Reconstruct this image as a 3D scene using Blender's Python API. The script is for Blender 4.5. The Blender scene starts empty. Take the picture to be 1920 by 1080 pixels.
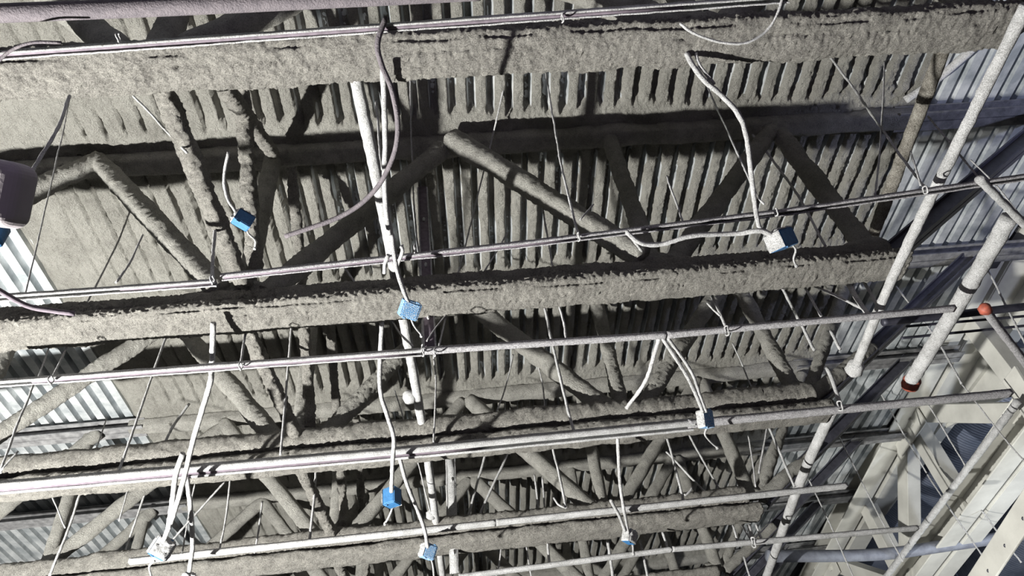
import bpy, math, random
import numpy as np
from mathutils import Vector, Matrix
random.seed(7)
S = 3.33          # metres per survey unit (height of the bottom chords above the camera)
CZ = 1.6          # camera height above the floor
# ---------------------------------------------------------------- camera
PITCH, ROLL, YAW, F = 0.7813835480557664, -0.1613315711192745, -0.11896145119382048, 1346.470987658522
cp, sp = math.cos(PITCH), math.sin(PITCH)
_r = np.array([1, 0, 0.]); _f = np.array([0, cp, sp]); _u = np.array([0, -sp, cp])
c_, s_ = math.cos(ROLL), math.sin(ROLL)
_r, _u = c_*_r+s_*_u, -s_*_r+c_*_u
Zm = np.array([[math.cos(YAW), -math.sin(YAW), 0], [math.sin(YAW), math.cos(YAW), 0], [0, 0, 1]])
R_, U_, F_ = Zm@_r, Zm@_u, Zm@_f
cam = bpy.data.cameras.new('camera'); co = bpy.data.objects.new('camera', cam)
bpy.context.scene.collection.objects.link(co); bpy.context.scene.camera = co
cam.sensor_width = 36; cam.lens = 36*F/1920; cam.clip_start = .05; cam.clip_end = 200
M = Matrix.Identity(4)
for i in range(3):
    M[i][0] = R_[i]; M[i][1] = U_[i]; M[i][2] = -F_[i]
M[2][3] = CZ
co.matrix_world = M
# ---------------------------------------------------------------- world, lights, exposure
sc = bpy.context.scene
sc.view_settings.view_transform = 'Standard'; sc.view_settings.look = 'None'
sc.view_settings.gamma = 1; sc.view_settings.use_curve_mapping = False
sc.view_settings.exposure = 0.0
w = bpy.data.worlds.new('World'); sc.world = w; w.use_nodes = True
w.node_tree.nodes['Background'].inputs[0].default_value = (.62, .55, .68, 1)
w.node_tree.nodes['Background'].inputs[1].default_value = .035
def light(name, kind, loc, energy, color, size=.3, target=None, spot=None):
    l = bpy.data.lights.new(name, kind); l.energy = energy; l.color = color
    if kind == 'AREA': l.shape = 'DISK'; l.size = size
    else: l.shadow_soft_size = size
    o = bpy.data.objects.new(name, l); sc.collection.objects.link(o); o.location = loc
    if target is not None:
        o.rotation_euler = (Vector(target)-Vector(loc)).to_track_quat('-Z', 'Y').to_euler()
    if spot: l.spot_size = math.radians(spot); l.spot_blend = .5
    return o
def W(x, y, z): return (x*S, y*S, z*S+CZ)
light('work_light', 'SPOT', W(-1.5, .957, -.36), 6800, (1, .985, .93), .08, W(-.3, 1.5, 1.5), 165)
light('right_work_light', 'SPOT', W(1.65, 2.1, -.2), 520, (.98, 1, .97), .25, W(2.15, 2.6, 1.2), 75)
light('duct_fill', 'SPOT', W(2.5, 1.9, .5), 260, (.75, .83, 1), .3, W(2.5, 2.9, 1.7), 110)  # bluish fill added to make the dark ducts visible, no actual lamp
light('blue_bay_light', 'SPOT', W(2.25, .5, .8), 300, (.62, .67, 1), .15, W(1.72, 1.1, 1.56), 62)
light('purple_fill', 'AREA', W(.1, -.9, .3), 30, (.78, .68, .95), 1.2, W(0, .6, 1.2))  # added soft fill standing in for the purple ambient light

# ---------------------------------------------------------------- pixel of the photo -> point on a plane (survey units)
def ray(x, y): return R_*((x-960)/F) - U_*((y-540)/F) + F_
def onZ(p, z): d = ray(*p); return d*(z/d[2])
def onY(p, y): d = ray(*p); return d*(y/d[1])
def onX(p, x): d = ray(*p); return d*(x/d[0])
def m(P): return np.array([P[0]*S, P[1]*S, P[2]*S+CZ])
def pxsize(P, px): return px*float(np.dot(P, F_))*S/F          # metres spanned by px pixels at unit point P

# ---------------------------------------------------------------- noise
def _h(i, j, k):
    n = (i*374761393 + j*668265263 + k*1274126177) & 0xffffffff
    n = ((n ^ (n >> 13))*1274126177) & 0xffffffff
    return ((n ^ (n >> 16)) & 0xffff)/65535.0
def vnoise(P):
    P = np.asarray(P, float); i = np.floor(P).astype(np.int64); f = P-i; f = f*f*(3-2*f)
    x, y, z = i[..., 0], i[..., 1], i[..., 2]; a, b, c = f[..., 0], f[..., 1], f[..., 2]
    out = 0
    for dx in (0, 1):
        for dy in (0, 1):
            for dz in (0, 1):
                out = out + _h(x+dx, y+dy, z+dz)*(a if dx else 1-a)*(b if dy else 1-b)*(c if dz else 1-c)
    return out*2-1
def fbm(P, o=3):
    P = np.asarray(P, float); s = 0; a = 1; t = 0
    for k in range(o):
        s = s+a*vnoise(P*(2.03**k)+17.3*k); t += a; a *= .5
    return s/t

# ---------------------------------------------------------------- materials
MATS = {}
def newmat(name):
    mt = bpy.data.materials.new(name); mt.use_nodes = True
    nt = mt.node_tree; b = nt.nodes['Principled BSDF']; MATS[name] = mt
    return mt, nt, b
def tc(nt, obj=True):
    g = nt.nodes.new('ShaderNodeNewGeometry'); return g.outputs['Position']
def noise(nt, vec, scale, detail=4, rough=.6):
    n = nt.nodes.new('ShaderNodeTexNoise'); n.inputs['Scale'].default_value = scale
    n.inputs['Detail'].default_value = detail; n.inputs['Roughness'].default_value = rough
    nt.links.new(vec, n.inputs['Vector']); return n.outputs['Fac']
def ramp(nt, fac, stops):
    r = nt.nodes.new('ShaderNodeValToRGB'); e = r.color_ramp.elements
    while len(e) > 1: e.remove(e[-1])
    for i, (p, c) in enumerate(stops):
        el = e[0] if i == 0 else e.new(p)
        el.position = p; el.color = (c[0], c[1], c[2], 1)
    nt.links.new(fac, r.inputs['Fac']); return r.outputs['Color']
def bump(nt, b, h, dist, strength=1, prev=None):
    n = nt.nodes.new('ShaderNodeBump'); n.inputs['Distance'].default_value = dist
    n.inputs['Strength'].default_value = strength; nt.links.new(h, n.inputs['Height'])
    if prev: nt.links.new(prev, n.inputs['Normal'])
    nt.links.new(n.outputs['Normal'], b.inputs['Normal']); return n.outputs['Normal']
def coated(name, lo, hi, s1=70, d1=.02, s2=14, d2=.03, sc_col=9):
    mt, nt, b = newmat(name); v = tc(nt)
    f = noise(nt, v, sc_col, 6, .7)
    fine = noise(nt, v, 150, 2, .5); ad = nt.nodes.new('ShaderNodeMix'); ad.data_type = 'FLOAT'; ad.inputs[0].default_value = .5
    nt.links.new(f, ad.inputs[2]); nt.links.new(fine, ad.inputs[3])
    lo2 = tuple(c*.78 for c in lo); hi2 = tuple(min(c*1.1, 1) for c in hi)
    nt.links.new(ramp(nt, ad.outputs[0], [(.38, lo2), (.5, tuple((a+c)/2 for a, c in zip(lo, hi))), (.62, hi2)]), b.inputs['Base Color'])
    b.inputs['Roughness'].default_value = .95; b.inputs['Specular IOR Level'].default_value = .1
    n1 = bump(nt, b, noise(nt, v, s2, 3, .6), d2, 1)
    bump(nt, b, noise(nt, v, s1, 5, .75), d1, 1, n1)
    return mt
coated('fireproofing', (.36, .35, .325), (.50, .49, .455), 85, .04, 16, .02)
coated('fireproofing_fuzzy', (.36, .345, .32), (.54, .52, .48), 80, .05, 20, .03)
coated('deck_spray', (.335, .325, .295), (.465, .455, .42), 90, .04, 12, .02, 3)
coated('white_crust', (.54, .54, .54), (.74, .74, .75), 160, .012, 40, .01)
coated('brown_crust', (.17, .155, .13), (.42, .40, .36), 90, .02, 25, .02)
coated('grey_crust', (.36, .35, .37), (.68, .67, .69), 160, .012, 40, .01, 60)
def plain(name, col, rough=.5, metal=0, col2=None, s=8, bs=40, bd=.002):
    mt, nt, b = newmat(name); v = tc(nt)
    col2 = col2 or tuple(c*.8 for c in col)
    nt.links.new(ramp(nt, noise(nt, v, s, 5), [(.35, col2), (.65, col)]), b.inputs['Base Color'])
    b.inputs['Roughness'].default_value = rough; b.inputs['Metallic'].default_value = metal
    bump(nt, b, noise(nt, v, bs, 4), bd)
    return mt
plain('galvanised', (.70, .72, .73), .42, .4, (.34, .37, .39), 4, 30, .004)
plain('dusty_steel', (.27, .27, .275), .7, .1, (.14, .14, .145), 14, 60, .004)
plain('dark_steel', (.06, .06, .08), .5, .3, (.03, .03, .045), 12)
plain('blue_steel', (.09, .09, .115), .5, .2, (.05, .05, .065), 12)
plain('purple_pipe', (.15, .132, .145), .85, 0, (.10, .088, .10), 25, 120, .006)
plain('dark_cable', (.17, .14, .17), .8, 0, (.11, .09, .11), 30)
plain('white_paint', (.64, .635, .59), .55, 0, (.50, .495, .46), 2.2, 25, .002)
plain('blue_plastic', (.045, .17, .36), .5, 0, (.03, .12, .28), 40, 120, .003)
plain('duct_metal', (.16, .18, .24), .45, .4, (.10, .12, .17), 3)
plain('shiny_duct', (.55, .56, .6), .25, .9, (.4, .4, .45), 6)
plain('red_oxide', (.42, .10, .06), .6, 0, (.25, .07, .05), 40)
plain('grey_plastic', (.40, .365, .39), .7, 0, (.33, .30, .32), 6, 60, .001)
plain('grey_pipe', (.26, .28, .33), .55, .1, (.18, .19, .23), 10)
plain('concrete', (.13, .125, .12), .9, 0, (.09, .085, .08), 2)
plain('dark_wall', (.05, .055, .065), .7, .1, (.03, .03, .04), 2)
# speckled overspray on the blue plastic
mt, nt, b = newmat('speckled_blue'); v = tc(nt)
nt.links.new(ramp(nt, noise(nt, v, 260, 3), [(.46, (.05, .24, .52)), (.58, (.50, .58, .66))]), b.inputs['Base Color'])
b.inputs['Roughness'].default_value = .8; bump(nt, b, noise(nt, v, 200, 4), .006)

# ---------------------------------------------------------------- mesh helpers
def mesh(name, V, Fq, mat, parent=None, smooth=True):
    V = np.asarray(V, np.float32).reshape(-1, 3)
    me = bpy.data.meshes.new(name)
    if isinstance(Fq, np.ndarray):
        Fq = Fq.astype(np.int32); n = Fq.shape[1]
        me.vertices.add(len(V)); me.vertices.foreach_set('co', V.ravel())
        me.loops.add(Fq.size); me.loops.foreach_set('vertex_index', Fq.ravel())
        me.polygons.add(len(Fq)); me.polygons.foreach_set('loop_start', np.arange(0, Fq.size, n, dtype=np.int32))
    else:
        me.from_pydata([tuple(map(float, q)) for q in V], [], Fq)
    me.update(calc_edges=True); me.validate()
    if smooth: me.polygons.foreach_set('use_smooth', np.ones(len(me.polygons), bool))
    me.materials.append(MATS[mat])
    o = bpy.data.objects.new(name, me); sc.collection.objects.link(o)
    if parent is not None:
        o.parent = parent; o.matrix_parent_inverse = Matrix.Translation(-Vector(parent.location))
    return o
def tag(o, label=None, cat=None, group=None, kind=None):
    if label: o['label'] = label
    if cat: o['category'] = cat
    if group: o['group'] = group
    if kind: o['kind'] = kind
    return o
def thing(name, loc, label, cat, group=None, kind=None):
    o = bpy.data.objects.new(name, None); sc.collection.objects.link(o); o.location = tuple(map(float, loc))
    o.empty_display_size = .1
    return tag(o, label, cat, group, kind)
class MB:
    """collects pieces that belong to one part"""
    def __init__(s): s.V = []; s.F = []; s.n = 0
    def add(s, V, Fl):
        s.V += [tuple(map(float, q)) for q in V]; s.F += [tuple(int(i)+s.n for i in f) for f in Fl]; s.n += len(V); return s
    def box(s, c, h, A=None, bev=0):
        A = np.eye(3) if A is None else np.asarray(A)
        V = []
        for sx in (-1, 1):
            for sy in (-1, 1):
                for sz in (-1, 1): V.append(np.asarray(c)+A[0]*h[0]*sx+A[1]*h[1]*sy+A[2]*h[2]*sz)
        return s.add(V, [(0, 1, 3, 2), (4, 6, 7, 5), (0, 4, 5, 1), (2, 3, 7, 6), (0, 2, 6, 4), (1, 5, 7, 3)])
    def build(s, name, mat, parent=None, smooth=False): return mesh(name, s.V, s.F, mat, parent, smooth)
def resample(P, step):
    P = np.asarray(P, float)
    if len(P) > 2:      # Catmull-Rom
        Q = np.vstack([2*P[0]-P[1], P, 2*P[-1]-P[-2]]); out = []
        for i in range(1, len(Q)-2):
            n = max(2, int(np.linalg.norm(Q[i+1]-Q[i])/step)); t = np.linspace(0, 1, n, endpoint=False)[:, None]
            a, b, c, d = Q[i-1], Q[i], Q[i+1], Q[i+2]
            out.append(.5*((2*b)+(-a+c)*t+(2*a-5*b+4*c-d)*t*t+(-a+3*b-3*c+d)*t**3))
        return np.vstack(out+[P[-1:]])
    n = max(2, int(np.linalg.norm(P[1]-P[0])/step)+1); t = np.linspace(0, 1, n)[:, None]
    return P[0]*(1-t)+P[1]*t
def sweep(P, w, h, nseg=12, amp=.0, fs=40, amp2=0, fs2=6, sq=2.0, up=(0, 0, 1), step=.03, prof=None, taper=0, notch=None):
    """closed ring swept along P; w across, h along up; noise pushes the surface out and in"""
    P = resample(P, step); n = len(P)
    T = np.gradient(P, axis=0); T /= np.linalg.norm(T, axis=1)[:, None]+1e-9
    upv = np.asarray(up, float); upv = np.tile(upv, (n, 1))
    Sd = np.cross(T, upv); L = np.linalg.norm(Sd, axis=1)
    if (L < 1e-2).any(): Sd = np.cross(T, np.tile([0, 1., 0], (n, 1))); L = np.linalg.norm(Sd, axis=1)
    Sd /= L[:, None]; Up = np.cross(Sd, T)
    if prof is None:
        a = np.arange(nseg)/nseg*2*math.pi
        ca, sa = np.cos(a), np.sin(a)
        rr = (np.abs(ca)**sq+np.abs(sa)**sq)**(-1/sq)
        px, pz = ca*rr*w/2, sa*rr*h/2
    else:
        px, pz = np.array(prof)[:, 0], np.array(prof)[:, 1]; nseg = len(px)
    V = P[:, None, :]+Sd[:, None, :]*px[None, :, None]+Up[:, None, :]*pz[None, :, None]
    if amp or amp2:
        N = V-P[:, None, :]; N /= np.linalg.norm(N, axis=2)[..., None]+1e-9
        d = np.zeros(V.shape[:2])
        if amp: d += amp*fbm(V*fs, 2)
        if amp2: d += amp2*fbm(V*fs2+31, 2)
        if notch:      # broken crack line running along the crust
            for an, dp in notch:
                da = np.abs(np.angle(np.exp(1j*(np.arange(nseg)/nseg*2*math.pi-an+.18*vnoise(P*1.3)[:, None]))))
                d -= dp*np.clip(1-da/.13, 0, 1)*np.clip(.5+2.5*vnoise(P*7+3*an), 0, 1)[:, None]
        V = V+N*d[..., None]
    if taper:
        k = np.ones(n); e = min(4, n//3)
        for i in range(e): k[i] = k[-1-i] = math.sqrt((i+.35)/e) if e else 1
        V = P[:, None, :]+(V-P[:, None, :])*np.minimum(k, 1)[:, None, None]
    V = V.reshape(-1, 3)
    i = np.arange(n-1)[:, None]*nseg; j = np.arange(nseg)[None, :]; j2 = (j+1) % nseg
    Q = np.stack([i+j, i+j2, i+nseg+j2, i+nseg+j], -1).reshape(-1, 4)
    # caps as quads/triangles to a centre point
    c0, c1 = len(V), len(V)+1
    V = np.vstack([V, P[:1], P[-1:]])
    jj = np.arange(nseg); jn = (jj+1) % nseg; b = (n-1)*nseg
    cap = np.vstack([np.stack([jj*0+c0, jn, jj], -1), np.stack([jj*0+c1, b+jj, b+jn], -1)])
    faces = [tuple(q) for q in Q.tolist()]+[tuple(q) for q in cap.tolist()]
    return V, faces
def rod(name, P, w, mat, parent=None, h=None, **k):
    V, Fl = sweep(P, w, h or w, **k)
    return mesh(name, V, Fl, mat, parent)

# ================================================================ SETTING
ZD = 1.572                       # underside of the deck ribs, survey units
TY = [.51, 1.02, 1.545, 2.07, 2.6, 3.12, 3.65]
# floor
o = MB().box((0, 12, -.1), (14, 16, .1)).build('floor', 'concrete'); tag(o, 'bare grey concrete floor below the trusses', kind='structure')
# roof slab above the deck, bare galvanised sheets below it
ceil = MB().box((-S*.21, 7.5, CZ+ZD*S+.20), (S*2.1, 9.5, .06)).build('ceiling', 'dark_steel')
tag(ceil, 'ribbed steel deck ceiling, partly sprayed with grey fireproofing', kind='structure')
PITCHR = .1524
def deck_sheet(x0, nr):
    V = []; Fl = []; zb = CZ+ZD*S; prof = []
    for k in range(nr):
        a = x0+k*PITCHR
        prof += [(a, zb+.095), (a+.035, zb+.095), (a+.050, zb), (a+.137, zb)]
    prof.append((x0+nr*PITCHR, zb+.095))
    ys = [-1.0, 4, 8, 12, 16.6]
    for y in ys:
        for x, z in prof: V.append((x, y, z))
    n = len(prof)
    for r in range(len(ys)-1):
        for i in range(n-1): Fl.append((r*n+i, r*n+i+1, (r+1)*n+i+1, (r+1)*n+i))
    # rolled thickness
    return mesh('deck_sheet', V, Fl, 'galvanised', ceil, smooth=False)
x = -2.3*S
while x < 1.80*S:
    nr = 6 if x+6*PITCHR < 1.84*S else 5
    deck_sheet(x, nr); x += nr*PITCHR
# spray coating
def coating():
    xs = np.arange(-1.35*S, 1.50*S, PITCHR/16)
    ys = np.concatenate([np.arange(.30*S, 2.2*S, .015), np.arange(2.2*S, 4.7*S, .05)])
    X, Y = np.meshgrid(xs, ys)
    Z0 = np.zeros_like(X)
    P = np.stack([X, Y, Z0], -1)
    wob = fbm(P*1.6, 2)*.010+fbm(P*7+9, 2)*.006
    u = ((X+wob+2.3*S-.0175)/PITCHR) % 1.0
    cell = np.floor((X+wob+2.3*S-.0175)/PITCHR)
    d = np.minimum(u, 1-u)                       # distance to groove centre (0..0.5)
    left = np.clip((X/S+.80)/.6, 0, 1)           # grooves wider towards the right
    hw = .075+.175*left+.03*fbm(P*3+50, 2)
    dep = (.060+.062*left)*(1+.15*fbm(P*2.2+5, 2))
    # smooth haunch around each top chord, and along the left edge
    ty = np.array(TY)*S
    dy = np.abs(Y[..., None]-ty+.05).min(-1)
    cn = _h(cell.astype(np.int64), np.floor(Y/S*1.9).astype(np.int64), np.zeros_like(cell, dtype=np.int64))
    reach = .12+.10*cn+.05*fbm(P*5+70, 2)
    g = np.clip((dy-reach)/.07, 0, 1); g = g*g*(3-2*g)
    filll = np.clip((X/S+1.08+.10*fbm(P*1.2+3, 2))/.22, 0, 1)
    patch = np.clip(.5+2.2*(fbm(P*1.1+200, 2)+.28), 0, 1)
    mixl = np.maximum(np.clip(left*1.6, 0, 1), patch)
    t = np.clip(1-d/np.maximum(hw, .02), 0, 1); t = np.clip(t*3.2, 0, 1); t = t*t*(3-2*t)
    round_ = (d/.5)                               # slightly rounded lobes
    bul = -.020*np.sqrt(np.clip(round_, 0, 1))*(.4+.6*left)
    z = CZ+ZD*S-.030+bul*g+dep*g*t*filll*mixl
    z += .012*fbm(P*2.6+11, 3)+.0055*fbm(P*22+4, 2)+.010*vnoise(P*48)
    z -= (1-np.clip(dy/.34, 0, 1))**1.5*.030       # built-up spray next to the chords
    # edges thin out to bare metal
    e = fbm(P*1.7+90, 3)
    el = (X/S+1.135-.02*e); er = (1.335-.03*e+.06*fbm(P*np.array([.8, .8, 1])+33, 2)-X/S)
    edge = np.clip(np.minimum(el, er)/.05, 0, 1)
    z = z*edge+(CZ+ZD*S+.085)*(1-edge)
    V = np.stack([X, Y, z], -1).reshape(-1, 3)
    ny, nx = X.shape
    i = np.arange(ny-1)[:, None]*nx; j = np.arange(nx-1)[None, :]
    Q = np.stack([i+j, i+nx+j, i+nx+j+1, i+j+1], -1)
    keep = (np.minimum(el, er) > -.01)[:-1, :-1]
    Q = Q[keep].reshape(-1, 4)
    return mesh('spray_coating', V, Q, 'deck_spray', ceil)
o = coating(); o['label'] = 'rough grey fireproofing sprayed over the deck ribs'
# far and right walls
def ribwall(name, x0, x1, y0, y1, mat, label, pitch=.3, z1=CZ+ZD*S+.1):
    """vertical profiled wall from (x0,y0) to (x1,y1)"""
    L = math.hypot(x1-x0, y1-y0); n = int(L/pitch); dx, dy = (x1-x0)/L, (y1-y0)/L; nx, ny = -dy, dx
    V = []; Fl = []
    for k in range(n):
        for (s, off) in ((0, 0), (.3, 0), (.4, .05), (.9, .05)):
            t = (k+s)*pitch; V += [(x0+dx*t+nx*off, y0+dy*t+ny*off, 0), (x0+dx*t+nx*off, y0+dy*t+ny*off, z1)]
    for i in range(len(V)//2-1): Fl.append((2*i, 2*i+2, 2*i+3, 2*i+1))
    return tag(mesh(name, V, Fl, mat, None, False), label, kind='structure')
V = []; Fl = []
for k in range(120):
    for sx_, zz in ((0, 0), (.06, 0), (.08, .05), (.14, .05)): V += [(1.9*S, -1+k*.16+sx_, CZ+2.35*S+zz), (3.2*S, -1+k*.16+sx_, CZ+2.35*S+zz)]
for i in range(len(V)//2-1): Fl.append((2*i, 2*i+1, 2*i+3, 2*i+2))
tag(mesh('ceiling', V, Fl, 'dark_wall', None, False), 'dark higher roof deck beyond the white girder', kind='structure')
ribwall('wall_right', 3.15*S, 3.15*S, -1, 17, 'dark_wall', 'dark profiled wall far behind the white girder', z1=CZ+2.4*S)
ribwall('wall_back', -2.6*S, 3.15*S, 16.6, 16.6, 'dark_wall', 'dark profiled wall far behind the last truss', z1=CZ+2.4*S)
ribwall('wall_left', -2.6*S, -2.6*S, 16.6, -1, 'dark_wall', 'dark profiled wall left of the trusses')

# ================================================================ TRUSSES
def seg(a, b): return [m(a), m(b)]
ORD = ['nearest', 'second', 'third', 'fourth', 'fifth', 'sixth', 'farthest']
trusses = []
def add_truss(i):
    Y = TY[i]; zt = 1.535; zb = 1.03
    near = i < 3; st = .009 if i < 2 else (.02 if i < 4 else .04); ns = 60 if i < 2 else (26 if i < 4 else 14)
    desc = ['nearest steel truss, only its wide crusted bottom chord crossing the top of view',
            'second steel truss, thickly sprayed, its dark webs hanging across the middle',
            'third steel truss, its bottom chord lying behind the long white slotted strut',
            'fourth steel truss, smooth sprayed bottom chord crossing near the bottom edge',
            'fifth steel truss, seen between the webs of the fourth one',
            'sixth steel truss, mostly hidden behind the nearer ones low in view',
            'farthest steel truss at the bottom edge of the view'][i]
    t = thing('steel_truss', m((0, Y, 1.0)), desc, 'truss', 'sprayed roof trusses')
    trusses.append(t)
    # bottom chord: sprayed angle pair, two lobes
    xr = [.925, .945, .955, .90, .92, .9, .9][i]
    hw = [.19, .20, .235, .25, .22, .2, .2][i]; zc = zb-(.014 if i == 0 else .03)
    up_ = [.026, 0, .024, .02, .01, .01, .01][i]
    P = [m((-2.2, Y, zc)), m((xr, Y, zc))]
    k = dict(nseg=ns, amp=.014, fs=72, amp2=.02, fs2=5, sq=3.2, step=st)
    rod('bottom_chord', P, hw*(1.32 if i < 2 else 1.1), 'fireproofing_fuzzy', t, h=hw*.52, notch=[(-.75, .03), (-1.25, .014)], **k)
    # upper ledge of crust, a little behind
    rod('chord_crust', [m((-2.2, Y+(.004 if i == 0 else -.010), zb-.002+up_)), m((xr-.03, Y+(.004 if i == 0 else -.010), zb-.002+up_))], hw*.78, 'fireproofing_fuzzy', t, h=hw*(.8 if up_ > .015 else .6), **k)
    # top chord, sprayed run and bare ends
    xl = -1.13+.02*math.sin(i*3); xrt = 1.28-.03*(i % 3)
    if i > 0:
        rod('top_chord', [m((xl, Y, zt+.005)), m((xrt, Y, zt+.005))], .17, 'fireproofing', t, h=.15, nseg=22, amp=.007, fs=35, amp2=.02, fs2=4, sq=4, step=.03)
        for a, b in ((-2.25, xl+.05), (xrt-.05, 1.88)):
            mb = MB(); x0, x1 = a*S, b*S; cxm = (x0+x1)/2; hx = (x1-x0)/2
            for sy in (-1, 1):      # two angles back to back
                mb.box((cxm, Y*S+sy*.012, CZ+zt*S+.01), (hx, .006, .05)); mb.box((cxm, Y*S+sy*.05, CZ+zt*S+.063), (hx, .045, .006))
                mb.box((cxm, Y*S+sy*.05, CZ+zt*S-.045), (hx, .045, .006))
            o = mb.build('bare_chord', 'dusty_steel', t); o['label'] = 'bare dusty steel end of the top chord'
    else:
        rod('top_chord', [m((-1.2, Y, zt)), m((1.3, Y, zt))], .15, 'fireproofing', t, h=.13, nseg=12, amp=.006, step=.06)
    # webs (x bottom, x top, diameter)
    webs = [(-1.62, -1.22, .0), (-1.27, -.80, 0), (-.45, -.81, .01), (-.365, .01, 0), (.395, .03, .02), (.46, .86, 0), (.895, .875, 0)]
    vert = [(-1.24, -1.25), (-.41, -.41), (.42, .43)]
    D = .142
    for xb, xt, e in webs:
        yo = random.uniform(-.006, .006)-(.026 if i == 1 and xb in (-.45, .395, -1.27) else 0)
        kw = dict(nseg=28, amp=.009, fs=55, step=.012) if i in (1, 2) else dict(nseg=20 if near else 12, amp=.006, fs=45, step=.02 if near else .04)
        rod('diagonal_web', seg((xb, Y+yo, zb+.02), (xt, Y+yo, zt-.01)), D+e*1.2, 'fireproofing', t, h=D+e, amp2=.016, fs2=5, sq=2.6, up=(0, 1, 0), **kw)
    if i >= 2:
        rod('diagonal_web', seg((.915, Y, zb+.02), (1.25, Y, zt-.03)), D*.85, 'fireproofing', t, h=D*.85, nseg=20, amp=.010, fs=45, amp2=.016, fs2=6, step=.02, up=(0, 1, 0))
        rod('diagonal_web', seg((.92, Y-.008, zb+.012), (1.16, Y-.008, zb+.155)), D*.95, 'fireproofing', t, h=D*.95, nseg=20, amp=.010, fs=45, amp2=.018, fs2=6, step=.02, up=(0, 1, 0))
    for xb, xt in vert:
        rod('vertical_web', seg((xb, Y, zb+.02), (xt, Y, zt-.01)), D*.9, 'fireproofing', t, h=D*.9, amp2=.014, fs2=5, sq=2.4, up=(0, 1, 0), **kw)
    # bare end diagonal up to the girder
    A = m((.93, Y, zb)); B = m((1.66, Y, zt-.01)); mb = MB(); d = B-A; L = np.linalg.norm(d); d /= L; nrm = np.cross(d, [0, 1., 0])
    for sy in (-1, 1):
        c = (A+B)/2
        mb.box(c+np.array([0, sy*.012, 0]), (L/2, .006, .06), (d, np.array([0, 1., 0]), nrm))
        mb.box(c+np.array([0, sy*.045, 0])+nrm*.055, (L/2, .036, .006), (d, np.array([0, 1., 0]), nrm))
        mb.box(c+np.array([0, sy*.045, 0])-nrm*.055, (L/2, .036, .006), (d, np.array([0, 1., 0]), nrm))
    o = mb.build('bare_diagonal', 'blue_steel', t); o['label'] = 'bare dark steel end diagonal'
    # sprayed gussets where the webs meet
    for xg, zg, gr in ((-.41, zb+.03, .17), (.42, zb+.03, .15), (.89, zb+.03, .12), (-.80, zt-.01, .12), (.02, zt-.01, .13), (.86, zt-.01, .12), (-1.24, zb+.03, .14)):
        V, Fl = sweep([m((xg-.055, Y, zg)), m((xg+.055, Y, zg))], .14, gr, nseg=16, amp=.008, fs=30, amp2=.02, fs2=6, step=.03, taper=1)
        mesh('gusset', V, Fl, 'fireproofing', t)
    return t
for i in range(7): add_truss(i)

# cross bracing between neighbouring trusses, under the second column of nodes
for i in range(4):
    ya, yb = TY[i], TY[i+1]
    wd = ['sprayed cross bracing bars between the nearest and second trusses, lumpy and brightly lit',
          'sprayed cross bracing bars between the second and third trusses',
          'sprayed cross bracing bars between the third and fourth trusses, one bar whiter',
          'sprayed cross bracing bars between the fourth and fifth trusses'][i]
    t = thing('cross_brace', m((-.4, (ya+yb)/2, 1.05)), wd, 'bracing', 'cross bracing between trusses')
    xs = -.385
    if i == 0:
        bars = [((-.415, .51, 1.045), (-.405, 1.01, 1.06), .105), ((-.36, .51, 1.08), (-.395, .98, 1.49), .10), ((-.37, .53, 1.48), (-.39, 1.0, 1.10), .10)]
    else:
        bars = [((-.43, ya, 1.05), (-.41, yb, 1.06), .10), ((-.40, ya, 1.08), (-.40, yb, 1.49), .09), ((-.36, ya, 1.49), (-.38, yb, 1.09), .085)]
    for a, b, d in bars:
        rod('brace_bar', seg(a, b), d, 'fireproofing_fuzzy', t, h=d, nseg=28, amp=.014, fs=50, amp2=.016, fs2=7, sq=2.4, step=.014)

# ================================================================ PIPES ALONG THE BAY
def pipe(name, pts, w, mat, label, cat='pipe', z=None, amp=.004, coup=(), group=None, cmat=None, **k):
    """pts: list of (px, py, z)"""
    P = [onZ((a, b), zz) for a, b, zz in pts]
    d = float(np.mean([pxsize(q, w) for q in P]))
    t = thing(name, m(P[0]), label, cat, group)
    rod('tube', [m(q) for q in P], d, mat, t, nseg=14, amp=amp, fs=60, amp2=amp*.8, fs2=12, step=.03, **k)
    for (cx_, cy_, zz, s) in coup:
        q = onZ((cx_, cy_), zz); ax = m(P[-1])-m(P[0]); ax /= np.linalg.norm(ax)
        V, Fl = sweep([m(q)-ax*d*.9*s, m(q)+ax*d*.9*s], d*1.5*s, d*1.5*s, nseg=14, amp=.012, fs=40, step=.02, taper=1)
        mesh('coupling', V, Fl, cmat or mat, t)
    return t
pipe('sprinkler_pipe', [(660, 110, 1.06), (735, 480, 1.06), (800, 850, 1.06), (832, 1095, 1.06)], 17, 'white_crust',
     'white crusted pipe running straight back over the chords, through the middle of view', coup=[(768, 745, 1.06, 1), (808, 965, 1.06, .9)])
pipe('sprinkler_pipe', [(1925, 10, .93), (1690, 485, .93), (1603, 690, .93)], 19, 'white_crust',
     'white crusted pipe right of the chord ends, running back to a lumpy coupling', coup=[(1603, 690, .93, 1.3)])
pipe('sprinkler_pipe', [(1565, 760, 1.0), (1500, 905, 1.0), (1436, 1085, 1.0)], 17, 'white_crust',
     'white crusted pipe continuing behind the lumpy coupling towards the bottom edge')
pipe('sprinkler_pipe', [(1893, 408, .96), (1800, 565, .96), (1703, 722, .96)], 27, 'white_crust',
     'thick white pipe with a red coupling at its lower end, at the right', coup=[(1708, 718, .96, .9)], cmat='red_oxide', amp=.006)
pipe('conduit', [(1775, 75, 1.18), (1705, 260, 1.18), (1632, 455, 1.18)], 24, 'brown_crust',
     'brown crusted conduit reaching the right end of the second bottom chord', amp=.007)
pipe('branch_pipe', [(1836, 335, .9), (1925, 425, .9)], 15, 'white_crust', 'short pale branch pipe slanting off the right edge')
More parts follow.
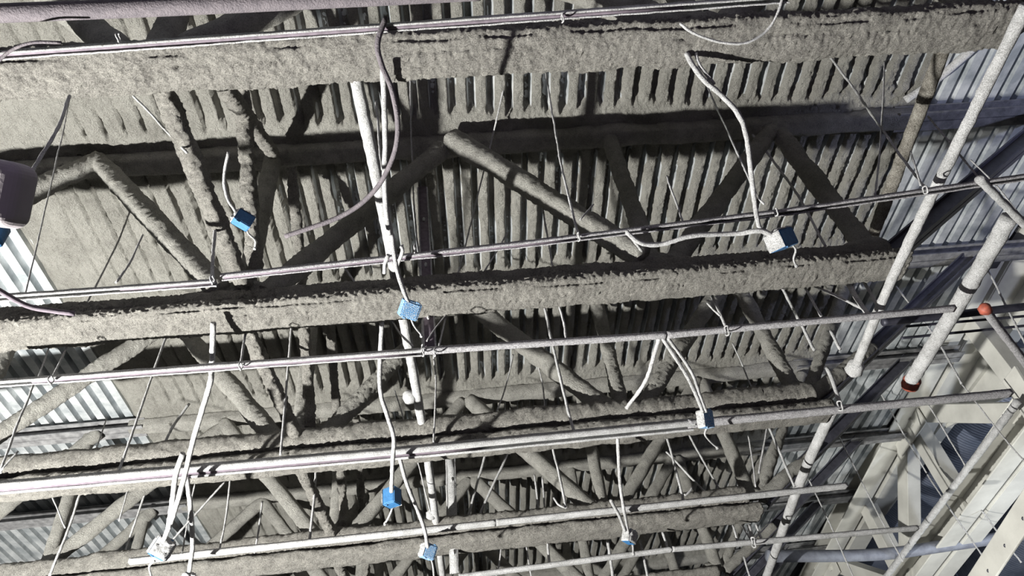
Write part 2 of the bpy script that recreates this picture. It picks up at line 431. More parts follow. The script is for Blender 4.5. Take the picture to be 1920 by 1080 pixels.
pipe('branch_pipe', [(1848, 582, .88), (1930, 690, .88)], 15, 'grey_crust', 'short grey branch pipe below a red clamp at the right edge', coup=[(1848, 580, .88, .9)], cmat='red_oxide')
pipe('conduit', [(718, 130, .98), (722, 250, .98), (722, 372, .98), (735, 470, .98)], 10, 'white_crust', 'thin crusted conduit close beside the white middle pipe', amp=.003)
pipe('branch_pipe', [(1697, 188, 1.545), (1765, 142, 1.548), (1872, 48, 1.55)], 15, 'white_crust', 'pale tube slanting under the bare deck at the upper right')
# pipes across
def cross(name, pts, w, mat, label, group=None, amp=0):
    return pipe(name, pts, w, mat, label, amp=amp, group=group)
cross('fire_main', [(-60, 27, .88), (300, 13, .88), (660, -4, .88), (900, -16, .88)], 34, 'purple_pipe', 'thick dusty purple-grey pipe along the top left edge')
cross('conduit', [(1655, 604, 1.02), (1790, 590, 1.02), (1930, 574, 1.02)], 15, 'dark_steel', 'thick black conduit at the right, passing the red clamp')
cross('conduit', [(1700, 612, 1.05), (1930, 592, 1.05)], 5, 'dark_steel', 'thin black conduit, upper of the two below the thick one')
cross('conduit', [(1690, 634, 1.05), (1930, 610, 1.05)], 5, 'dark_steel', 'thin black conduit, lower of the two below the thick one')
cross('grey_pipe', [(1440, 1043, 1.1), (1640, 1040, 1.1), (1780, 1022, 1.1), (1930, 1000, 1.1)], 22, 'grey_pipe', 'smooth grey pipe crossing behind the white girder at lower right')

# ================================================================ STRUT CHANNELS
def strut(pts, z, wpx, label, mat='white_crust', dark=None, closed=False):
    P = [onZ(p, z) for p in pts]; d = float(np.mean([pxsize(q, wpx) for q in P])); r = d/2
    t = thing('strut_channel', m(P[0]), label, 'strut', 'strut channels hung below the trusses')
    r *= .85; lip = r*.45; th = r*.16; h = d*.3
    prof = [(-r, h), (r, h), (r, -h), (r-lip, -h), (r-lip, -h+th*2), (r-th, -h+th*2), (r-th, h-th), (-r+th, h-th), (-r+th, -h+th*2), (-r+lip, -h+th*2), (-r+lip, -h), (-r, -h)]
    if closed: prof = [(-r, h), (0, h*1.05), (r, h), (r*1.02, 0), (r, -h), (r*.5, -h*1.03), (0, -h), (-r*.5, -h*1.02), (-r, -h), (-r*1.02, 0)]
    Q = [m(q) for q in P]
    Rs = [Q[0]]
    for q in Q[1:]: Rs.append(q)
    V = []; Fl = []
    for a, b in zip(Rs[:-1], Rs[1:]):
        v, f = sweep([a, b], d, d, prof=prof, amp=.0025, fs=70, amp2=.003, fs2=6, step=.025)
        nV = len(V); V += v.tolist(); 
        f = [q for q in f if len(q) == 4 or closed]
        Fl += [tuple(i+nV for i in q) for q in f]
    mesh('channel', V, Fl, mat, t)
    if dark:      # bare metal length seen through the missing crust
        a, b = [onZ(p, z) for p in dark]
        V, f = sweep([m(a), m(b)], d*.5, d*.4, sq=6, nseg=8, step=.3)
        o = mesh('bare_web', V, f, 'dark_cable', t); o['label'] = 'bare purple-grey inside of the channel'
    return t
strut([(-40, 107), (640, 58), (1480, -2)], .9, 17, 'topmost strut channel, lying along the purple-grey pipe, bright lower lip', 'white_crust', [(0, 101), (1280, 14)])
strut([(-30, 561), (405, 530)], .9, 15, 'left length of the second strut channel, left of its kinked joint', 'white_crust', [(225, 541), (400, 530)])
strut([(415, 520), (1000, 456), (1470, 398), (1940, 330)], .9, 14, 'second strut channel from the top, crossing the whole middle of view', 'grey_crust', [(420, 519), (1080, 447)])
strut([(-30, 721), (790, 660)], .9, 16, 'third strut channel from the top, left length', 'white_crust', [(60, 714), (780, 661)])
strut([(792, 658), (1250, 628), (1790, 578)], .9, 14, 'third strut channel from the top, speckled right length', 'grey_crust', closed=True)
strut([(-30, 917), (800, 845), (1300, 796)], .89, 26, 'broad white strut channel in front of the third bottom chord', 'white_crust', [(0, 915), (900, 836)])
strut([(1290, 795), (1895, 737)], .89, 17, 'pale strut channel carrying on right from the broad white one', 'grey_crust', closed=True)
strut([(243, 1053), (930, 980), (1588, 911)], .9, 14, 'clean white strut channel with both ends free, near the bottom', 'white_crust', closed=True)
strut([(860, 1082), (1260, 1030), (1720, 990)], .9, 12, 'lowest strut channel, ending at the white girder', 'white_crust', closed=True)
strut([(230, 546), (245, 538)], .9, 12, 'short stub of strut lashed under the second channel', 'grey_crust', closed=True) if False else None

# plumb dark hangers
def hanger(pts, zb, wpx, label, mat='dark_cable'):
    a = onZ(pts[-1], zb); P = [onY(p, a[1]) for p in pts[:-1]]+[a]
    d = pxsize(a, wpx); t = thing('hanger_channel', m(a), label, 'hanger')
    A, B = m(P[0]), m(P[-1])
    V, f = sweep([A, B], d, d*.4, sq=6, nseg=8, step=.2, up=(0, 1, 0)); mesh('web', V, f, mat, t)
    ax = np.array([d*.5, 0, 0])
    for s in (-1, 1):
        V, f = sweep([A+ax*s, B+ax*s], d*.26, d*.3, nseg=8, amp=.004, fs=60, step=.02, up=(0, 1, 0)); mesh('lip', V, f, 'white_crust', t)
    for fr in (.25, .55, .85):
        c = A*(1-fr)+B*fr+np.array([0, -d*.25, 0])
        V, f = sweep([c-np.array([0, 0, d*.3]), c+np.array([0, 0, d*.3])], d*.3, d*.3, nseg=8, amp=.003, step=.01, taper=1, up=(0, 1, 0)); mesh('bolt', V, f, 'white_crust', t)
    return t
hanger([(792, 352), (806, 652)], .91, 20, 'dark slotted hanger with white crusted edges beside the middle pipe')
hanger([(846, 850), (852, 1075)], .91, 14, 'pale slotted hanger low in the middle, right of the white pipe', 'white_crust')

# ================================================================ WIRES
def wire(pts, zb, wpx, label, mat='white_crust', name='hanger_wire', cat='wire', amp=None, step=.03, mode='y', group=None, kink=.004):
    a = onZ(pts[-1], zb); P = []
    if zb > .945:      # ends on a bottom chord
        yc = onZ(pts[-1], 1.03)[1]; best = min(TY, key=lambda q: abs(q-yc))
        if abs(best-yc) < .14: a = onY(pts[-1], best+.012)
    for p in pts[:-1]:
        q = onY(p, a[1])
        if q[2] > ZD-.012: q = onZ(p, ZD-.012)
        if q[2] < a[2]-.06 and mode == 'y' and len(pts) == 2: q = onZ(p, zb)
        P.append(q)
    P.append(a)
    d = pxsize(a, wpx)
    Q = resample([m(q) for q in P], .05); 
    if kink and len(Q) > 3:
        n = np.stack([vnoise(Q*5+k*11.) for k in range(3)], -1)*kink; n[0] = n[-1] = 0; Q = Q+n
    am = amp if amp is not None else min(.25*d, .004)
    V = None
    n = 8 if wpx > 4 else 6
    # straight polyline resample on the kinked points
    V, f = sweep(Q, d, d, nseg=n, amp=am, fs=90, step=step if wpx > 4 else .06)
    o = mesh(name, V, f, mat)
    o.data.transform(Matrix.Translation(-Vector(m(a)))); o.location = Vector(m(a))
    return tag(o, label, cat, group)
WL = [
 ([(1022,122),(1045,270),(1075,405),(1085,442)],.91,5,'wire dropping from the nearest chord right of centre to the second strut'),
 ([(944,168),(900,350),(858,516),(840,580),(822,655)],.91,4,'long slanting wire from a deck rib past the second chord to the third strut joint'),
 ([(768,140),(775,350),(788,520),(793,655)],.91,4,'plumb wire close left of the dark slotted hanger'),
 ([(813,577),(814,660),(817,720),(813,832)],.9,4,'plumb wire below the dark slotted hanger down to the broad white strut'),
 ([(403,427),(401,470),(398,524)],.91,7,'short thick wire rising from the kinked joint of the second strut'),
 ([(1302,108),(1325,160),(1410,347),(1433,383)],.91,4,'thin wire left of the curved white cable, upper right'),
 ([(1398,235),(1490,357),(1548,462)],1.0,5,'straight slanting wire ending on the second chord near its right end'),
 ([(1540,85),(1585,145),(1680,280),(1737,356)],.91,5,'long slanting wire from the nearest chord to the second strut, upper right'),
 ([(1658,115),(1655,200),(1645,330),(1641,366)],.91,4,'nearly plumb wire left of the brown conduit'),
 ([(1740,218),(1840,338)],.91,4,'grey wire slanting from the bare top chord end to the second strut','grey_crust'),
 ([(1708,284),(1726,348)],.91,4,'short wire stub above the second strut, beside the brown conduit'),
 ([(133,175),(93,360),(45,557)],.91,3,'thin plumb wire at the upper left, down to the left strut length'),
 ([(131,180),(110,238),(57,327)],.75,7,'lumpy crusted wire end at the upper left beside a thin one'),
 ([(243,397),(216,465),(162,570),(130,640),(96,712)],.91,4,'long wire passing behind the bright left end of the second chord'),
 ([(98,636),(70,712)],.91,3,'thin wire just below the left end of the second chord'),
 ([(242,170),(297,230),(350,286)],1.02,5,'straight white rod leaning on the cross bracing, upper left'),
 ([(465,610),(458,640),(451,686)],.91,5,'short wire above the third strut, left of the bracing'),
 ([(317,617),(280,720),(222,888)],.9,5,'long twisted wire from the second chord to the broad white strut, left'),
 ([(547,603),(538,717),(526,853)],.9,5,'wire falling to the broad white strut beside the bracing node'),
 ([(63,720),(30,805),(0,887)],.9,5,'twisted wire at the left edge between third and broad strut'),
 ([(34,846),(2,882)],.9,4,'short whisker of wire at the left edge above the broad strut'),
 ([(740,733),(765,813)],.95,3,'thin slanting wire left of the middle pipe, above the third chord'),
 ([(962,665),(950,720),(923,793)],.95,3,'thin wire slanting down to the third chord in the middle'),
 ([(1017,562),(1053,720),(1077,813)],.9,6,'thick crusted wire from the second chord to the broad white strut, right of centre'),
 ([(1045,560),(1056,600),(1063,645)],.91,5,'short wire from the second chord to the speckled strut'),
 ([(1008,680),(1017,720),(1024,788)],.95,3,'hair-thin wire above the third chord right of centre'),
 ([(1012,350),(1023,423),(1037,503)],1.02,4,'wire behind the second strut, ending at the top of the second chord'),
 ([(952,437),(930,475),(905,513)],1.02,3,'thin wire with a hooked top crossing the deck ribs in the middle'),
 ([(1251,330),(1262,365),(1281,418)],.91,4,'wire left of the near-vertical web, meeting the second strut'),
 ([(1113,383),(1087,413)],1.0,3,'short loose wire whisker over the lit diagonal'),
 ([(1325,537),(1345,577),(1364,620)],.91,6,'thick crusted wire from the second chord to a lashing on the speckled strut'),
 ([(1326,568),(1336,580),(1350,592)],.93,4,'small side whisker beside the lashed wire'),
 ([(1460,527),(1495,595),(1527,657)],.95,6,'crusted wire crossing the speckled strut, ends in mid air'),
 ([(1493,523),(1535,540),(1580,560),(1622,582)],.93,5,'loose cable running right from the second chord'),
 ([(1503,527),(1540,593)],.92,5,'wire meeting the speckled strut right of the mid-air one'),
 ([(1557,620),(1575,655)],.92,6,'crusted wire end below the speckled strut near the right'),
 ([(1583,520),(1605,557),(1628,592)],.91,10,'thickest crusted hanger at the right end of the speckled strut'),
 ([(1613,517),(1635,555),(1655,592)],.91,6,'crusted wire right of the thickest hanger'),
 ([(1373,643),(1407,720),(1422,753)],.95,3,'thin wire beside the wide pale diagonal, right'),
 ([(1680,537),(1750,627),(1803,720)],.95,4,'thin straight wire passing between the two white pipes'),
 ([(1850,500),(1885,570),(1925,650)],.95,4,'thin wire passing the black conduits at the right edge'),
 ([(1820,300),(1870,350),(1925,420)],.93,3,'fine wire near the right edge above the branch pipe'),
 ([(1647,730),(1723,863),(1767,933),(1857,1063)],.9,3,'long fine wire across the white girder, upper of the slanting set'),
 ([(1803,720),(1873,810),(1925,870)],.9,3,'fine wire crossing the girder chord nearest the right edge'),
 ([(1737,753),(1775,815),(1810,873)],.9,3,'fine wire ending at the rod along the girder'),
 ([(1560,793),(1653,977),(1693,1053)],.9,3,'fine wire crossing the pale girder top chord low at the right'),
 ([(1517,900),(1555,980),(1600,1082)],.9,3,'fine wire right of the free end of the clean white strut'),
 ([(1840,957),(1878,1008),(1915,1055)],.9,3,'fine wire over the round duct fittings, lower right'),
 ([(1440,797),(1465,855),(1490,913)],.91,5,'wire reaching the right half of the clean white strut'),
 ([(1439,797),(1423,887)],.95,4,'short straight wire forming a tent with its neighbour under the third chord'),
 ([(1287,807),(1330,885),(1367,950)],.95,4,'long slanting wire crossing the clean white strut at the right'),
 ([(1249,847),(1300,900),(1353,953)],.95,4,'straight rod slanting behind the clean white strut'),
 ([(1403,817),(1412,870),(1417,913)],.92,3,'fine wire left of the tent of wires'),
 ([(1035,830),(1048,890),(1061,953)],.91,5,'wire from the third chord to the clean white strut right of centre'),
 ([(1038,933),(1046,945),(1059,952)],.91,4,'curled whisker on the clean white strut'),
 ([(1002,890),(1013,983)],.97,4,'left of two parallel short wires above the fourth chord'),
 ([(1017,897),(1023,983)],.97,4,'right of two parallel short wires above the fourth chord'),
 ([(955,843),(920,920),(885,997)],.96,5,'right of two wires slanting down left to the fourth chord'),
 ([(912,843),(890,925),(870,998)],.96,5,'left of two wires slanting down left to the fourth chord'),
 ([(837,847),(838,920),(840,1000)],.96,4,'plumb wire between middle pipe and pale slotted hanger'),
 ([(780,853),(793,905),(807,960)],.96,3,'thin wire left of the middle pipe, above its lower coupling'),
 ([(1247,813),(1256,840),(1282,940)],.91,5,'wire from the third chord to the clean white strut beside a web'),
 ([(1298,914),(1290,924),(1283,928)],.91,4,'small side whisker on the wire beside a web'),
 ([(433,890),(425,960),(412,1030)],.91,4,'thin wire falling to the left half of the clean white strut'),
 ([(593,873),(588,940),(580,1015)],.91,5,'wire falling to the clean white strut beside the lit bracing'),
 ([(492,940),(485,990),(477,1037)],.91,4,'wire with a forked top above the clean white strut'),
 ([(423,902),(370,960),(320,1017)],.88,4,'straight rod slanting left down to the big hanging blue box'),
 ([(355,757),(325,800),(297,858)],1.0,5,'short rod with a knob top above the third chord, left'),
 ([(367,897),(352,975),(340,1047)],.91,3,'fine wire near the free left end of the clean white strut'),
 ([(200,783),(186,825),(172,870)],1.0,3,'fine wire over the bare top chord at the left'),
 ([(278,907),(250,990),(222,1072)],.95,4,'thin wire parallel to the left diagonal, lower left'),
 ([(242,910),(223,977)],.98,3,'fine wire behind the left diagonal'),
 ([(153,920),(125,1000),(93,1080)],.92,5,'white wire along the steep web at the lower left'),
 ([(97,930),(110,958),(122,990)],.98,3,'fine wire at the lower left over bare deck'),
 ([(640,490),(652,510),(666,530)],.95,4,'short wire stub above the second chord left of the middle pipe'),
 ([(940,1027),(936,1055),(930,1082)],.9,3,'fine wire below the fourth chord, left one of the centre pair'),
 ([(987,1024),(996,1082)],.9,3,'fine wire below the fourth chord, right one of the centre pair'),
 ([(1027,1018),(1029,1040),(1030,1062)],.91,5,'short wire joining the lowest strut below the fourth chord'),
 ([(1139,1009),(1144,1045),(1149,1084)],.88,6,'crusted wire end crossing the lowest strut'),
 ([(1242,998),(1253,1031)],.91,5,'short wire on the lowest strut below the fourth chord, right part'),
 ([(1374,985),(1383,1014)],.91,4,'left wire of the bundle under the right end of the fourth chord'),
 ([(1391,984),(1411,1016)],.91,4,'crossing wire of the bundle under the right end of the fourth chord'),
 ([(1404,984),(1413,1018)],.91,8,'thickest wire of the bundle under the right end of the fourth chord'),
 ([(1418,984),(1429,1015)],.91,5,'right wire of the bundle under the right end of the fourth chord'),
 ([(1395,1044),(1407,1084)],.9,4,'wire below the bundle at the bottom edge'),
 ([(1200,1013),(1207,1048),(1215,1084)],.9,5,'wire crossing the lowest strut left of the bundle'),
 ([(268,440),(245,490),(217,530)],.93,4,'crusted hooked wire above the left strut length'),
 ([(728,590),(750,625),(775,650)],.92,4,'slack wire joining the middle pipe to the strut joint'),
 ([(851,575),(820,610),(800,640)],.92,3,'wire slanting down to the strut joint from the right'),
 ([(705,190),(712,270),(717,318)],1.2,5,'short crusted wire left of the thin conduit'),
 ([(1550,690),(1562,715),(1575,757)],.91,8,'thick crusted hanger on the pale strut right of the third chord'),
]
for e in WL:
    wire(e[0], e[1], e[2], e[3], *(e[4:] or ()))
# cables
def cable(pts, w, label, mat='white_crust', amp=None):
    """pts: (px, py, z)"""
    P = [onZ((a, b), z) for a, b, z in pts]; d = pxsize(P[-1], w); a = m(P[-1])
    V, f = sweep([m(q) for q in P], d, d, nseg=10, amp=min(.2*d, .004) if amp is None else amp, fs=80, step=.02)
    o = mesh('cable', V, f, mat); o.data.transform(Matrix.Translation(-Vector(a))); o.location = Vector(a)
    return tag(o, label, 'cable')
cable([(1275,44,.9),(1300,62,.88),(1350,79,.87),(1400,80,.87),(1440,55,.88),(1460,20,.89),(1468,-8,.9)], 5, 'pale cable sagging in a loop across the nearest chord')
cable([(724,32,.9),(708,80,.88),(715,120,.87),(735,170,.86),(746,240,.86),(735,300,.86),(700,360,.86),(640,405,.86),(535,443,.86)], 9, 'long purple-grey cable curling across the middle pipe', 'purple_pipe', 0)
cable([(-10,122,.84),(20,95,.84),(60,80,.84),(115,80,.84)], 6, 'purple-grey cable end curling over the topmost strut at left', 'purple_pipe', 0)
cable([(-10,540,.84),(50,573,.84),(100,583,.84),(140,588,.84)], 10, 'dark cable end lying over the left of the second chord', 'dark_cable', 0)
cable([(1175,435,.88),(1200,455,.87),(1240,458,.87),(1300,442,.87),(1380,438,.87),(1428,433,.86),(1450,444,.856)], 9, 'white crusted cable running left from the blue box on the right')
cable([(1287,100,1.0),(1300,125,.98),(1325,155,.96),(1352,178,.95),(1385,215,.93),(1400,260,.92),(1410,340,.9),(1418,400,.88),(1426,430,.865),(1448,441,.856)], 9, 'thick curved white cable hanging down to the blue box on the right')
cable([(1175,433,.88),(1188,450,.88),(1204,471,.88)], 6, 'stub of cable under the second strut')
cable([(1305,100,1.0),(1312,122,.98),(1340,158,.96)], 6, 'short doubled cable end above the thick curved cable')
cable([(735,440,.86),(738,470,.85),(745,510,.85),(755,540,.84),(766,568,.83)], 8, 'cable carrying the speckled blue box over the second chord')
cable([(752,462,.88),(755,470,.88),(748,490,.88),(742,505,.88)], 7, 'hooked cable end on the second strut beside the middle pipe')
cable([(728,478,.88),(722,495,.88),(720,512,.88)], 7, 'short cable end hanging left of the middle pipe')
cable([(400,605,.96),(397,690,.92),(393,722,.90),(363,823,.86),(347,890,.83),(327,960,.81),(306,1015,.80)], 9, 'long white crusted cable down to the big hanging blue box')
cable([(343,850,.86),(330,890,.84),(322,950,.82),(316,990,.8)], 10, 'second knotted cable end joining the long one at the big blue box')
cable([(717,587,1.0),(712,720,.93),(725,775,.90),(738,820,.87),(736,870,.85),(734,922,.826)], 8, 'white cable down to the dark-faced blue box')
cable([(748,853,.93),(763,907,.9),(793,983,.86),(802,1026,.836)], 7, 'white cable down to the light blue box at the bottom')
cable([(1158,820,.95),(1162,900,.9),(1168,945,.88),(1178,1000,.86)], 6, 'white cable down to the small white-faced blue box')
cable([(1240,630,.9),(1285,700,.88),(1305,740,.86),(1318,772,.85)], 7, 'left cable of the pair down to the blue box below the third chord')
cable([(1252,633,.9),(1295,695,.88),(1312,740,.86),(1324,772,.85)], 6, 'right cable of the pair down to the blue box below the third chord')
cable([(1237,630,.9),(1228,660,.9),(1210,715,.9),(1175,765,.9)], 7, 'pale cable swinging left down to the third chord node')
cable([(350,893,.88),(357,950,.86),(361,1020,.85),(355,1070,.84)], 8, 'white cable near the free left end of the clean white strut')
cable([(428,285,1.0),(420,335,.98),(427,372,.96),(446,402,.93)], 6, 'short cable holding the blue box beside the bracing')
cable([(1145,938,.88),(1160,965,.87),(1172,995,.86)], 6, 'short second cable joining the small white-faced box')

# ================================================================ JUNCTION BOXES
def box(px, z, w, h, d, ang, label, body='blue_plastic', crust='top', tail=None, tilt=.4, yaw=.5, taper=True):
    c = onZ(px, z); s = pxsize(c, 1.0); C = m(c)
    t = thing('junction_box', C, label, 'junction box', 'blue plastic boxes hanging on cables')
    Rm = (Matrix.Rotation(yaw, 3, 'Z') @ Matrix.Rotation(tilt, 3, 'X') @ Matrix.Rotation(ang, 3, 'Y'))
    A = np.array(Rm.transposed()); A = np.array([np.array(Rm.col[i]) for i in range(3)])
    hx, hy, hz = w*s/2, d*s/2, h*s/2; th = min(hx, hz)*.12
    mb = MB()
    # open box: back, four sides, flange, two screw ears, ribs
    mb.box(C+A[1]*hy, (hx, th, hz), A)
    for sx in (-1, 1):
        mb.box(C+A[0]*hx*sx, (th, hy, hz), A); mb.box(C+A[2]*hz*sx, (hx, hy, th), A)
        mb.box(C+A[2]*hz*sx*1.12+A[0]*hx*.5*sx-A[1]*hy*.9, (hx*.22, th, hz*.14), A)
        mb.box(C+A[0]*hx*sx*1.05, (th*.6, hy*.8, hz*.12), A)
    mb.box(C-A[1]*hy*.93, (hx*.93, th, hz*.93), A)
    o = mb.build('body', body, t)
    bv = o.modifiers.new('b', 'BEVEL'); bv.width = th*.6; bv.segments = 2
    # lumpy spray crust on the sides facing the nozzle
    for side in ([crust] if isinstance(crust, str) else crust):
        k = {'top': (2, 1), 'left': (0, -1), 'right': (0, 1), 'front': (1, -1), 'back': (1, 1), 'bottom': (2, -1)}[side]
        hh = [hx, hy, hz]; n = 14; u, v = [q for q in range(3) if q != k[0]]
        V = []; Fl = []
        for a in range(n):
            for b in range(n):
                fa, fb = a/(n-1)*2-1, b/(n-1)*2-1
                e = min(1, (1-abs(fa))*5, (1-abs(fb))*5)
                base = C+A[k[0]]*k[1]*(hh[k[0]]+th)+A[u]*fa*hh[u]*1.08+A[v]*fb*hh[v]*1.08
                V.append(base+A[k[0]]*k[1]*(e*.010+.010*e*float(vnoise(base*90))+.001))
        for a in range(n-1):
            for b in range(n-1): Fl.append((a*n+b, a*n+b+1, (a+1)*n+b+1, (a+1)*n+b))
        mesh('spray_crust', V, Fl, 'white_crust', t)
    if tail:
        P = [m(onZ(q, z-.004)) for q in tail]
        V, f = sweep(P, s*4, s*4, nseg=8, amp=.0006, fs=90, step=.01); mesh('tail_wire', V, f, 'white_crust', t)
        V, f = sweep([P[-1], P[-1]+np.array([0, 0, -s*5])], s*6, s*6, nseg=8, amp=.001, step=.004, up=(0, 1, 0)); mesh('wire_tip', V, f, 'white_crust', t)
    return t
box((456, 413), .93, 30, 22, 24, .2, 'small blue box with white crusted back, hanging beside the lit bracing', crust=['left', 'top', 'back'], tail=[(460, 424), (466, 438), (478, 450), (478, 464)], yaw=.6)
box((768, 580), .83, 32, 30, 28, .15, 'speckled blue box hanging in front of the second bottom chord', body='speckled_blue', crust=['back'], tail=[(770, 594), (776, 610), (790, 628)], yaw=.35, tilt=.9)
box((1465, 450), .855, 42, 30, 34, -.5, 'bright blue box with thick white crusted top, right, on a curved cable', crust=['top', 'left', 'back'], tail=[(1482, 455), (1492, 468), (1488, 485), (1492, 497)], yaw=.5)
box((735, 932), .825, 24, 30, 22, .05, 'dark-faced blue box hanging low, left of the middle pipe', crust=['left', 'back'], tail=[(737, 946), (733, 960), (726, 975), (722, 980)], yaw=-.5, tilt=.1)
box((1323, 786), .845, 22, 30, 18, -.15, 'small blue box hanging in front of the third chord at the right', body='speckled_blue', crust=['left'], tail=[(1325, 802), (1322, 815), (1334, 830), (1344, 838)])
box((303, 1028), .80, 30, 32, 24, .35, 'big white crusted blue box at the end of the long cable, lower left', crust=['left', 'top', 'back', 'right', 'front'], tail=[(290, 1052), (280, 1062), (284, 1082)])
box((803, 1034), .835, 22, 24, 20, .2, 'light blue box hanging in front of the fourth chord by the middle pipe', body='speckled_blue', crust=['left', 'back'], tail=[(808, 1046), (812, 1062), (814, 1084)])
box((1180, 1006), .86, 20, 22, 16, .1, 'small white-faced box hanging in front of the fourth chord, right', crust=['left', 'front'], tail=[(1186, 1017), (1187, 1028), (1187, 1036)], yaw=.8)
box((354, 1084), .84, 18, 14, 16, .1, 'white crusted box cut by the bottom edge', crust=['left', 'top', 'front'])
# large box close to the lens at the left edge
cq = onZ((2, 362), .45); t = thing('junction_box', m(cq), 'large dusty grey box close by, cut by the left edge', 'junction box', 'blue plastic boxes hanging on cables')
s = pxsize(cq, 1)
bm = MB().box(m(cq)-R_*2*s, (50*s, 62*s, 40*s), (R_*.98-U_*.2, U_*.98+R_*.2, -F_)); o = bm.build('body', 'grey_plastic', t)
bv = o.modifiers.new('b', 'BEVEL'); bv.width = 26*s; bv.segments = 6
q = onZ((-6, 440), .45); V, f = sweep([m(q)-np.array([0, 0, 22*s]), m(q)+np.array([0, 0, 22*s])], 30*s, 30*s, nseg=16, sq=4, step=.01, up=(0, 1, 0)); o = mesh('blue_plug', V, f, 'blue_plastic', t)
# ties lashing wires to the struts
for k, (px, sz) in enumerate([((398, 524), 9), ((755, 468), 9), ((1085, 444), 8), ((95, 712), 8), ((451, 686), 8), ((793, 657), 11), ((815, 660), 8), ((1363, 620), 9), ((1455, 398), 7), ((222, 70), 8), ((1055, 34), 8), ((1575, 761), 9), ((1413, 1017), 9), ((1735, 356), 7), ((778, 466), 8)]):
    zz = .888; c = onZ(px, zz); s = pxsize(c, 1.0); C = m(c)
    V = []; a = np.linspace(0, 2*math.pi, 15)[:-1]
    P = [C+np.array([s*sz*.15*math.sin(3*b), s*sz*math.cos(b), s*sz*math.sin(b)]) for b in a]; P.append(P[0])
    v, f = sweep(P, s*3, s*3, nseg=6, amp=.0012, fs=100, step=.01, up=(1, .1, 0))
    o = mesh('wire_tie', v, f, 'white_crust'); tag(o, 'wire tie lashed round '+['the kinked joint of the second strut', 'the second strut beside the middle pipe', 'the second strut right of centre', 'the left end of the third strut', 'the third strut left of the bracing', 'the joint of the third strut', 'the third strut just right of its joint', 'the speckled strut near the wide pale diagonal', 'the second strut above the right blue box', 'the topmost strut at the left', 'the topmost strut right of centre', 'the pale strut right of the third chord', 'the lowest strut under the wire bundle', 'the second strut near the brown conduit', 'the second strut right of the middle pipe'][k], 'tie', 'wire ties on the struts')

# ================================================================ WHITE GIRDER AND DUCTS ON THE RIGHT
GX = 1.92
g = thing('white_girder', m((GX, 2.4, 1.2)), 'big white painted roof girder at the lower right, with sloping webs', 'girder')
def bar(a, b, w, h, mat, name, parent, side=None, flange=True):
    A, B = m(a), m(b); d = B-A; L = np.linalg.norm(d); d = d/L
    sd = np.cross(d, [0, 0, 1.]) if side is None else np.asarray(side, float)
    if np.linalg.norm(sd) < .2: sd = np.array([1., 0, 0])
    sd = sd/np.linalg.norm(sd); up = np.cross(sd, d); up /= np.linalg.norm(up); mb = MB(); c = (A+B)/2
    if flange:
        th = .012
        for s in (-1, 1):
            mb.box(c+sd*s*(w*.06), (L/2, th, h/2), (d, sd, up))
            mb.box(c+sd*s*(w*.28)-up*h/2, (L/2, w*.22, th), (d, sd, up))
            mb.box(c+sd*s*(w*.28)+up*h/2, (L/2, w*.22, th), (d, sd, up))
    else: mb.box(c, (L/2, w/2, h/2), (d, sd, up))
    o = mb.build(name, mat, parent); bv = o.modifiers.new('b', 'BEVEL'); bv.width = .008; bv.segments = 2
    return o
b1 = onX((1722, 1085), GX); b0 = onX((1925, 815), GX)
dd = (b0-b1); bot0 = b1-dd*.5; bot1 = b1+dd*1.8
bar(bot0, bot1, .62, .30, 'white_paint', 'bottom_chord', g, side=(1, 0, 0))
t1 = onX((1610, 960), GX); t0 = onX((1830, 560), GX); dt = t0-t1
bar(t1-dt*.8, t1+dt*1.7, .75, .26, 'white_paint', 'top_chord', g, side=(1, 0, 0))
def gl(P0, P1, y): t = (y-P0[1])/(P1[1]-P0[1]); return P0+(P1-P0)*t
vn = onX((1800, 935), GX)
for k, (yb, yt) in enumerate([(vn[1], vn[1]), (vn[1]+.62, vn[1]+.03), (vn[1]+.62, vn[1]+.62), (vn[1]+.62, vn[1]+1.2), (vn[1]-.6, vn[1]-.03), (vn[1]-.6, vn[1]-.6)]):
    o = bar(gl(bot0, bot1, yb), gl(t1, t0, yt), .20, .24, 'white_paint', 'web_bar', g, side=(1, 0, 0), flange=False)
# gusset plates at the nodes
for yy in (vn[1], vn[1]+1.2, vn[1]-1.1):
    c = m(gl(t1, t0, yy)); mb = MB().box(c+np.array([-.14, 0, -.12]), (.01, .42, .24)); 
    mb.box(c+np.array([-.16, .2, -.2]), (.02, .03, .03)).box(c+np.array([-.16, -.2, -.2]), (.02, .03, .03))
    mb.build('gusset_plate', 'white_paint', g)
r1, r0 = onX((1655, 1090), GX-.25), onX((1909, 752), GX-.25)
V, f = sweep([m(r1+(r1-r0)*.1), m(r0)], .075, .075, nseg=12, amp=.008, fs=50, step=.02); o = mesh('crusted_rod', V, f, 'white_crust')
tag(o, 'crusted round rod running along the left side of the white girder', 'rod')
# beam leaving to the upper right and column plate
t = thing('white_beam', m(onX((1820, 735), 2.05)), 'pale beam slanting from the girder up to the right edge', 'beam')
bar(onX((1735, 790), 2.1), onX((1935, 672), 2.1), .34, .30, 'white_paint', 'beam', t, side=(1, 0, 0), flange=False)
bar(onX((1735, 797), 2.06), onX((1935, 688), 2.06), .06, .36, 'white_paint', 'flange', t, side=(1, 0, 0), flange=False)
t = thing('bracket_plate', m(onX((1915, 745), 1.72)), 'pale bolted plate at the right edge where the pale strut ends', 'plate')
bar(onX((1893, 700), 1.72), onX((1938, 775), 1.72), .26, .04, 'white_paint', 'plate', t, side=(0, 1, 0), flange=False)
t = thing('perforated_beam', m(onX((1880, 1020), 1.55)), 'white plate beam with round holes in the bottom right corner', 'beam')
A0, B0 = onX((1832, 1095), 1.55), onX((1945, 925), 1.55)
bar(A0, B0, .26, .03, 'white_paint', 'plate', t, side=(0, .5, .8), flange=False)
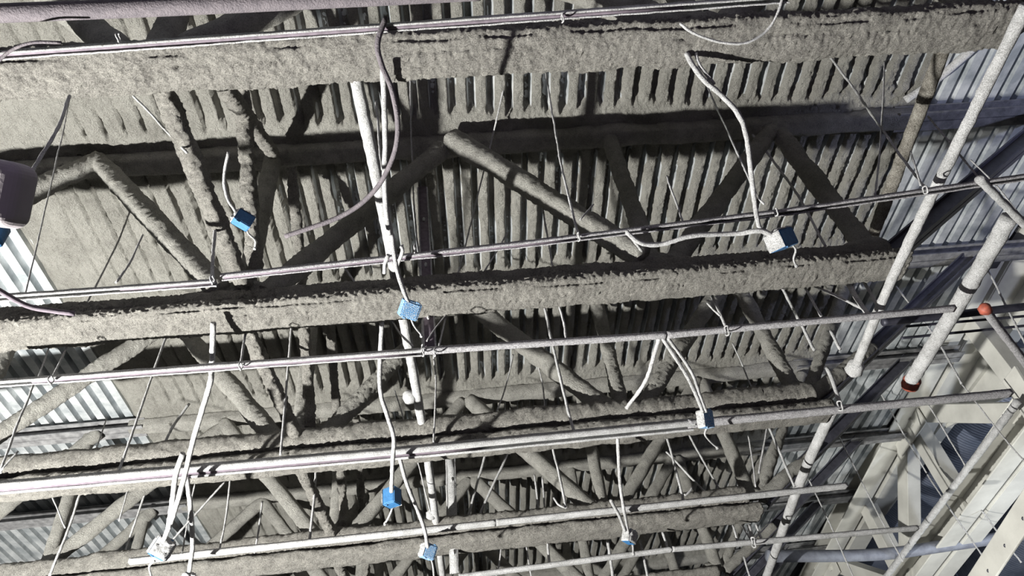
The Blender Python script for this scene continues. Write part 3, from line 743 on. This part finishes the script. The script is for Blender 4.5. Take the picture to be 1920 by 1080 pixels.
for fr in (.18, .47, .76):
    c = m(A0*(1-fr)+B0*fr)+(-F_)*.03
    V, f = sweep([c, c-F_*.012], .045, .045, nseg=14, step=.01, up=(1, 0, 0)); mesh('bolt_hole', V, f, 'dark_steel', t)
# end wall strip / fascia behind the girder top chord
o = MB().box((2.06*S, 7.4, CZ+1.60*S), (.10, 9, .22)).build('trim_1', 'white_paint'); tag(o, 'pale painted edge beam where the deck ends', kind='structure')
# spiral ducts with rings
def duct(X, Z, y0, y1, rad, label, mat='duct_metal', rings=.055):
    t = thing('spiral_duct', m((X, y0, Z)), label, 'duct'); ys = np.arange(y0*S, y1*S, rings/4); ns = 40
    a = np.arange(ns)/ns*2*math.pi
    rr = rad+.014*(np.mod(np.arange(len(ys)), 4) == 0)
    V = np.stack([X*S+rr[:, None]*np.cos(a), np.repeat(ys[:, None], ns, 1), CZ+Z*S+rr[:, None]*np.sin(a)], -1).reshape(-1, 3)
    n = len(ys); i = np.arange(n-1)[:, None]*ns; j = np.arange(ns)[None, :]; j2 = (j+1) % ns
    mesh('duct_wall', V, np.stack([i+j, i+j2, i+ns+j2, i+ns+j], -1).reshape(-1, 4), mat, t)
    for yy in np.arange(y0*S+.6, y1*S, 2.4):
        P = [np.array([X*S+(rad+.02)*math.cos(b), yy, CZ+Z*S+(rad+.02)*math.sin(b)]) for b in np.linspace(0, 2*math.pi, 40)]
        V2, f2 = sweep(P, .05, .03, nseg=8, step=.1, up=(0, 1, 0)); mesh('joint_ring', V2, f2, mat, t)
    return t
duct(2.46, 1.76, .8, 4.8, .60, 'dark ribbed round duct seen through the white girder')
duct(2.78, 1.40, .8, 4.8, .50, 'dark ribbed round duct right of the girder bottom chord')
for k, (px, lab) in enumerate([((1815, 990), 'shiny round duct collar below the grey pipe, lower right'), ((1838, 1000), 'second shiny duct collar nearer the corner')][:1]):
    q = onX(px, 2.14); t = thing('duct_collar', m(q), lab, 'duct')
    C = m(q)
    for kk in range(4):
        V, f = sweep([C+np.array([0, 0, -.16+kk*.085]), C+np.array([0, 0, -.09+kk*.085])], .34-.03*(kk % 2), .34-.03*(kk % 2), nseg=28, step=.03, up=(0, 1, 0)); mesh('ring', V, f, 'shiny_duct', t)
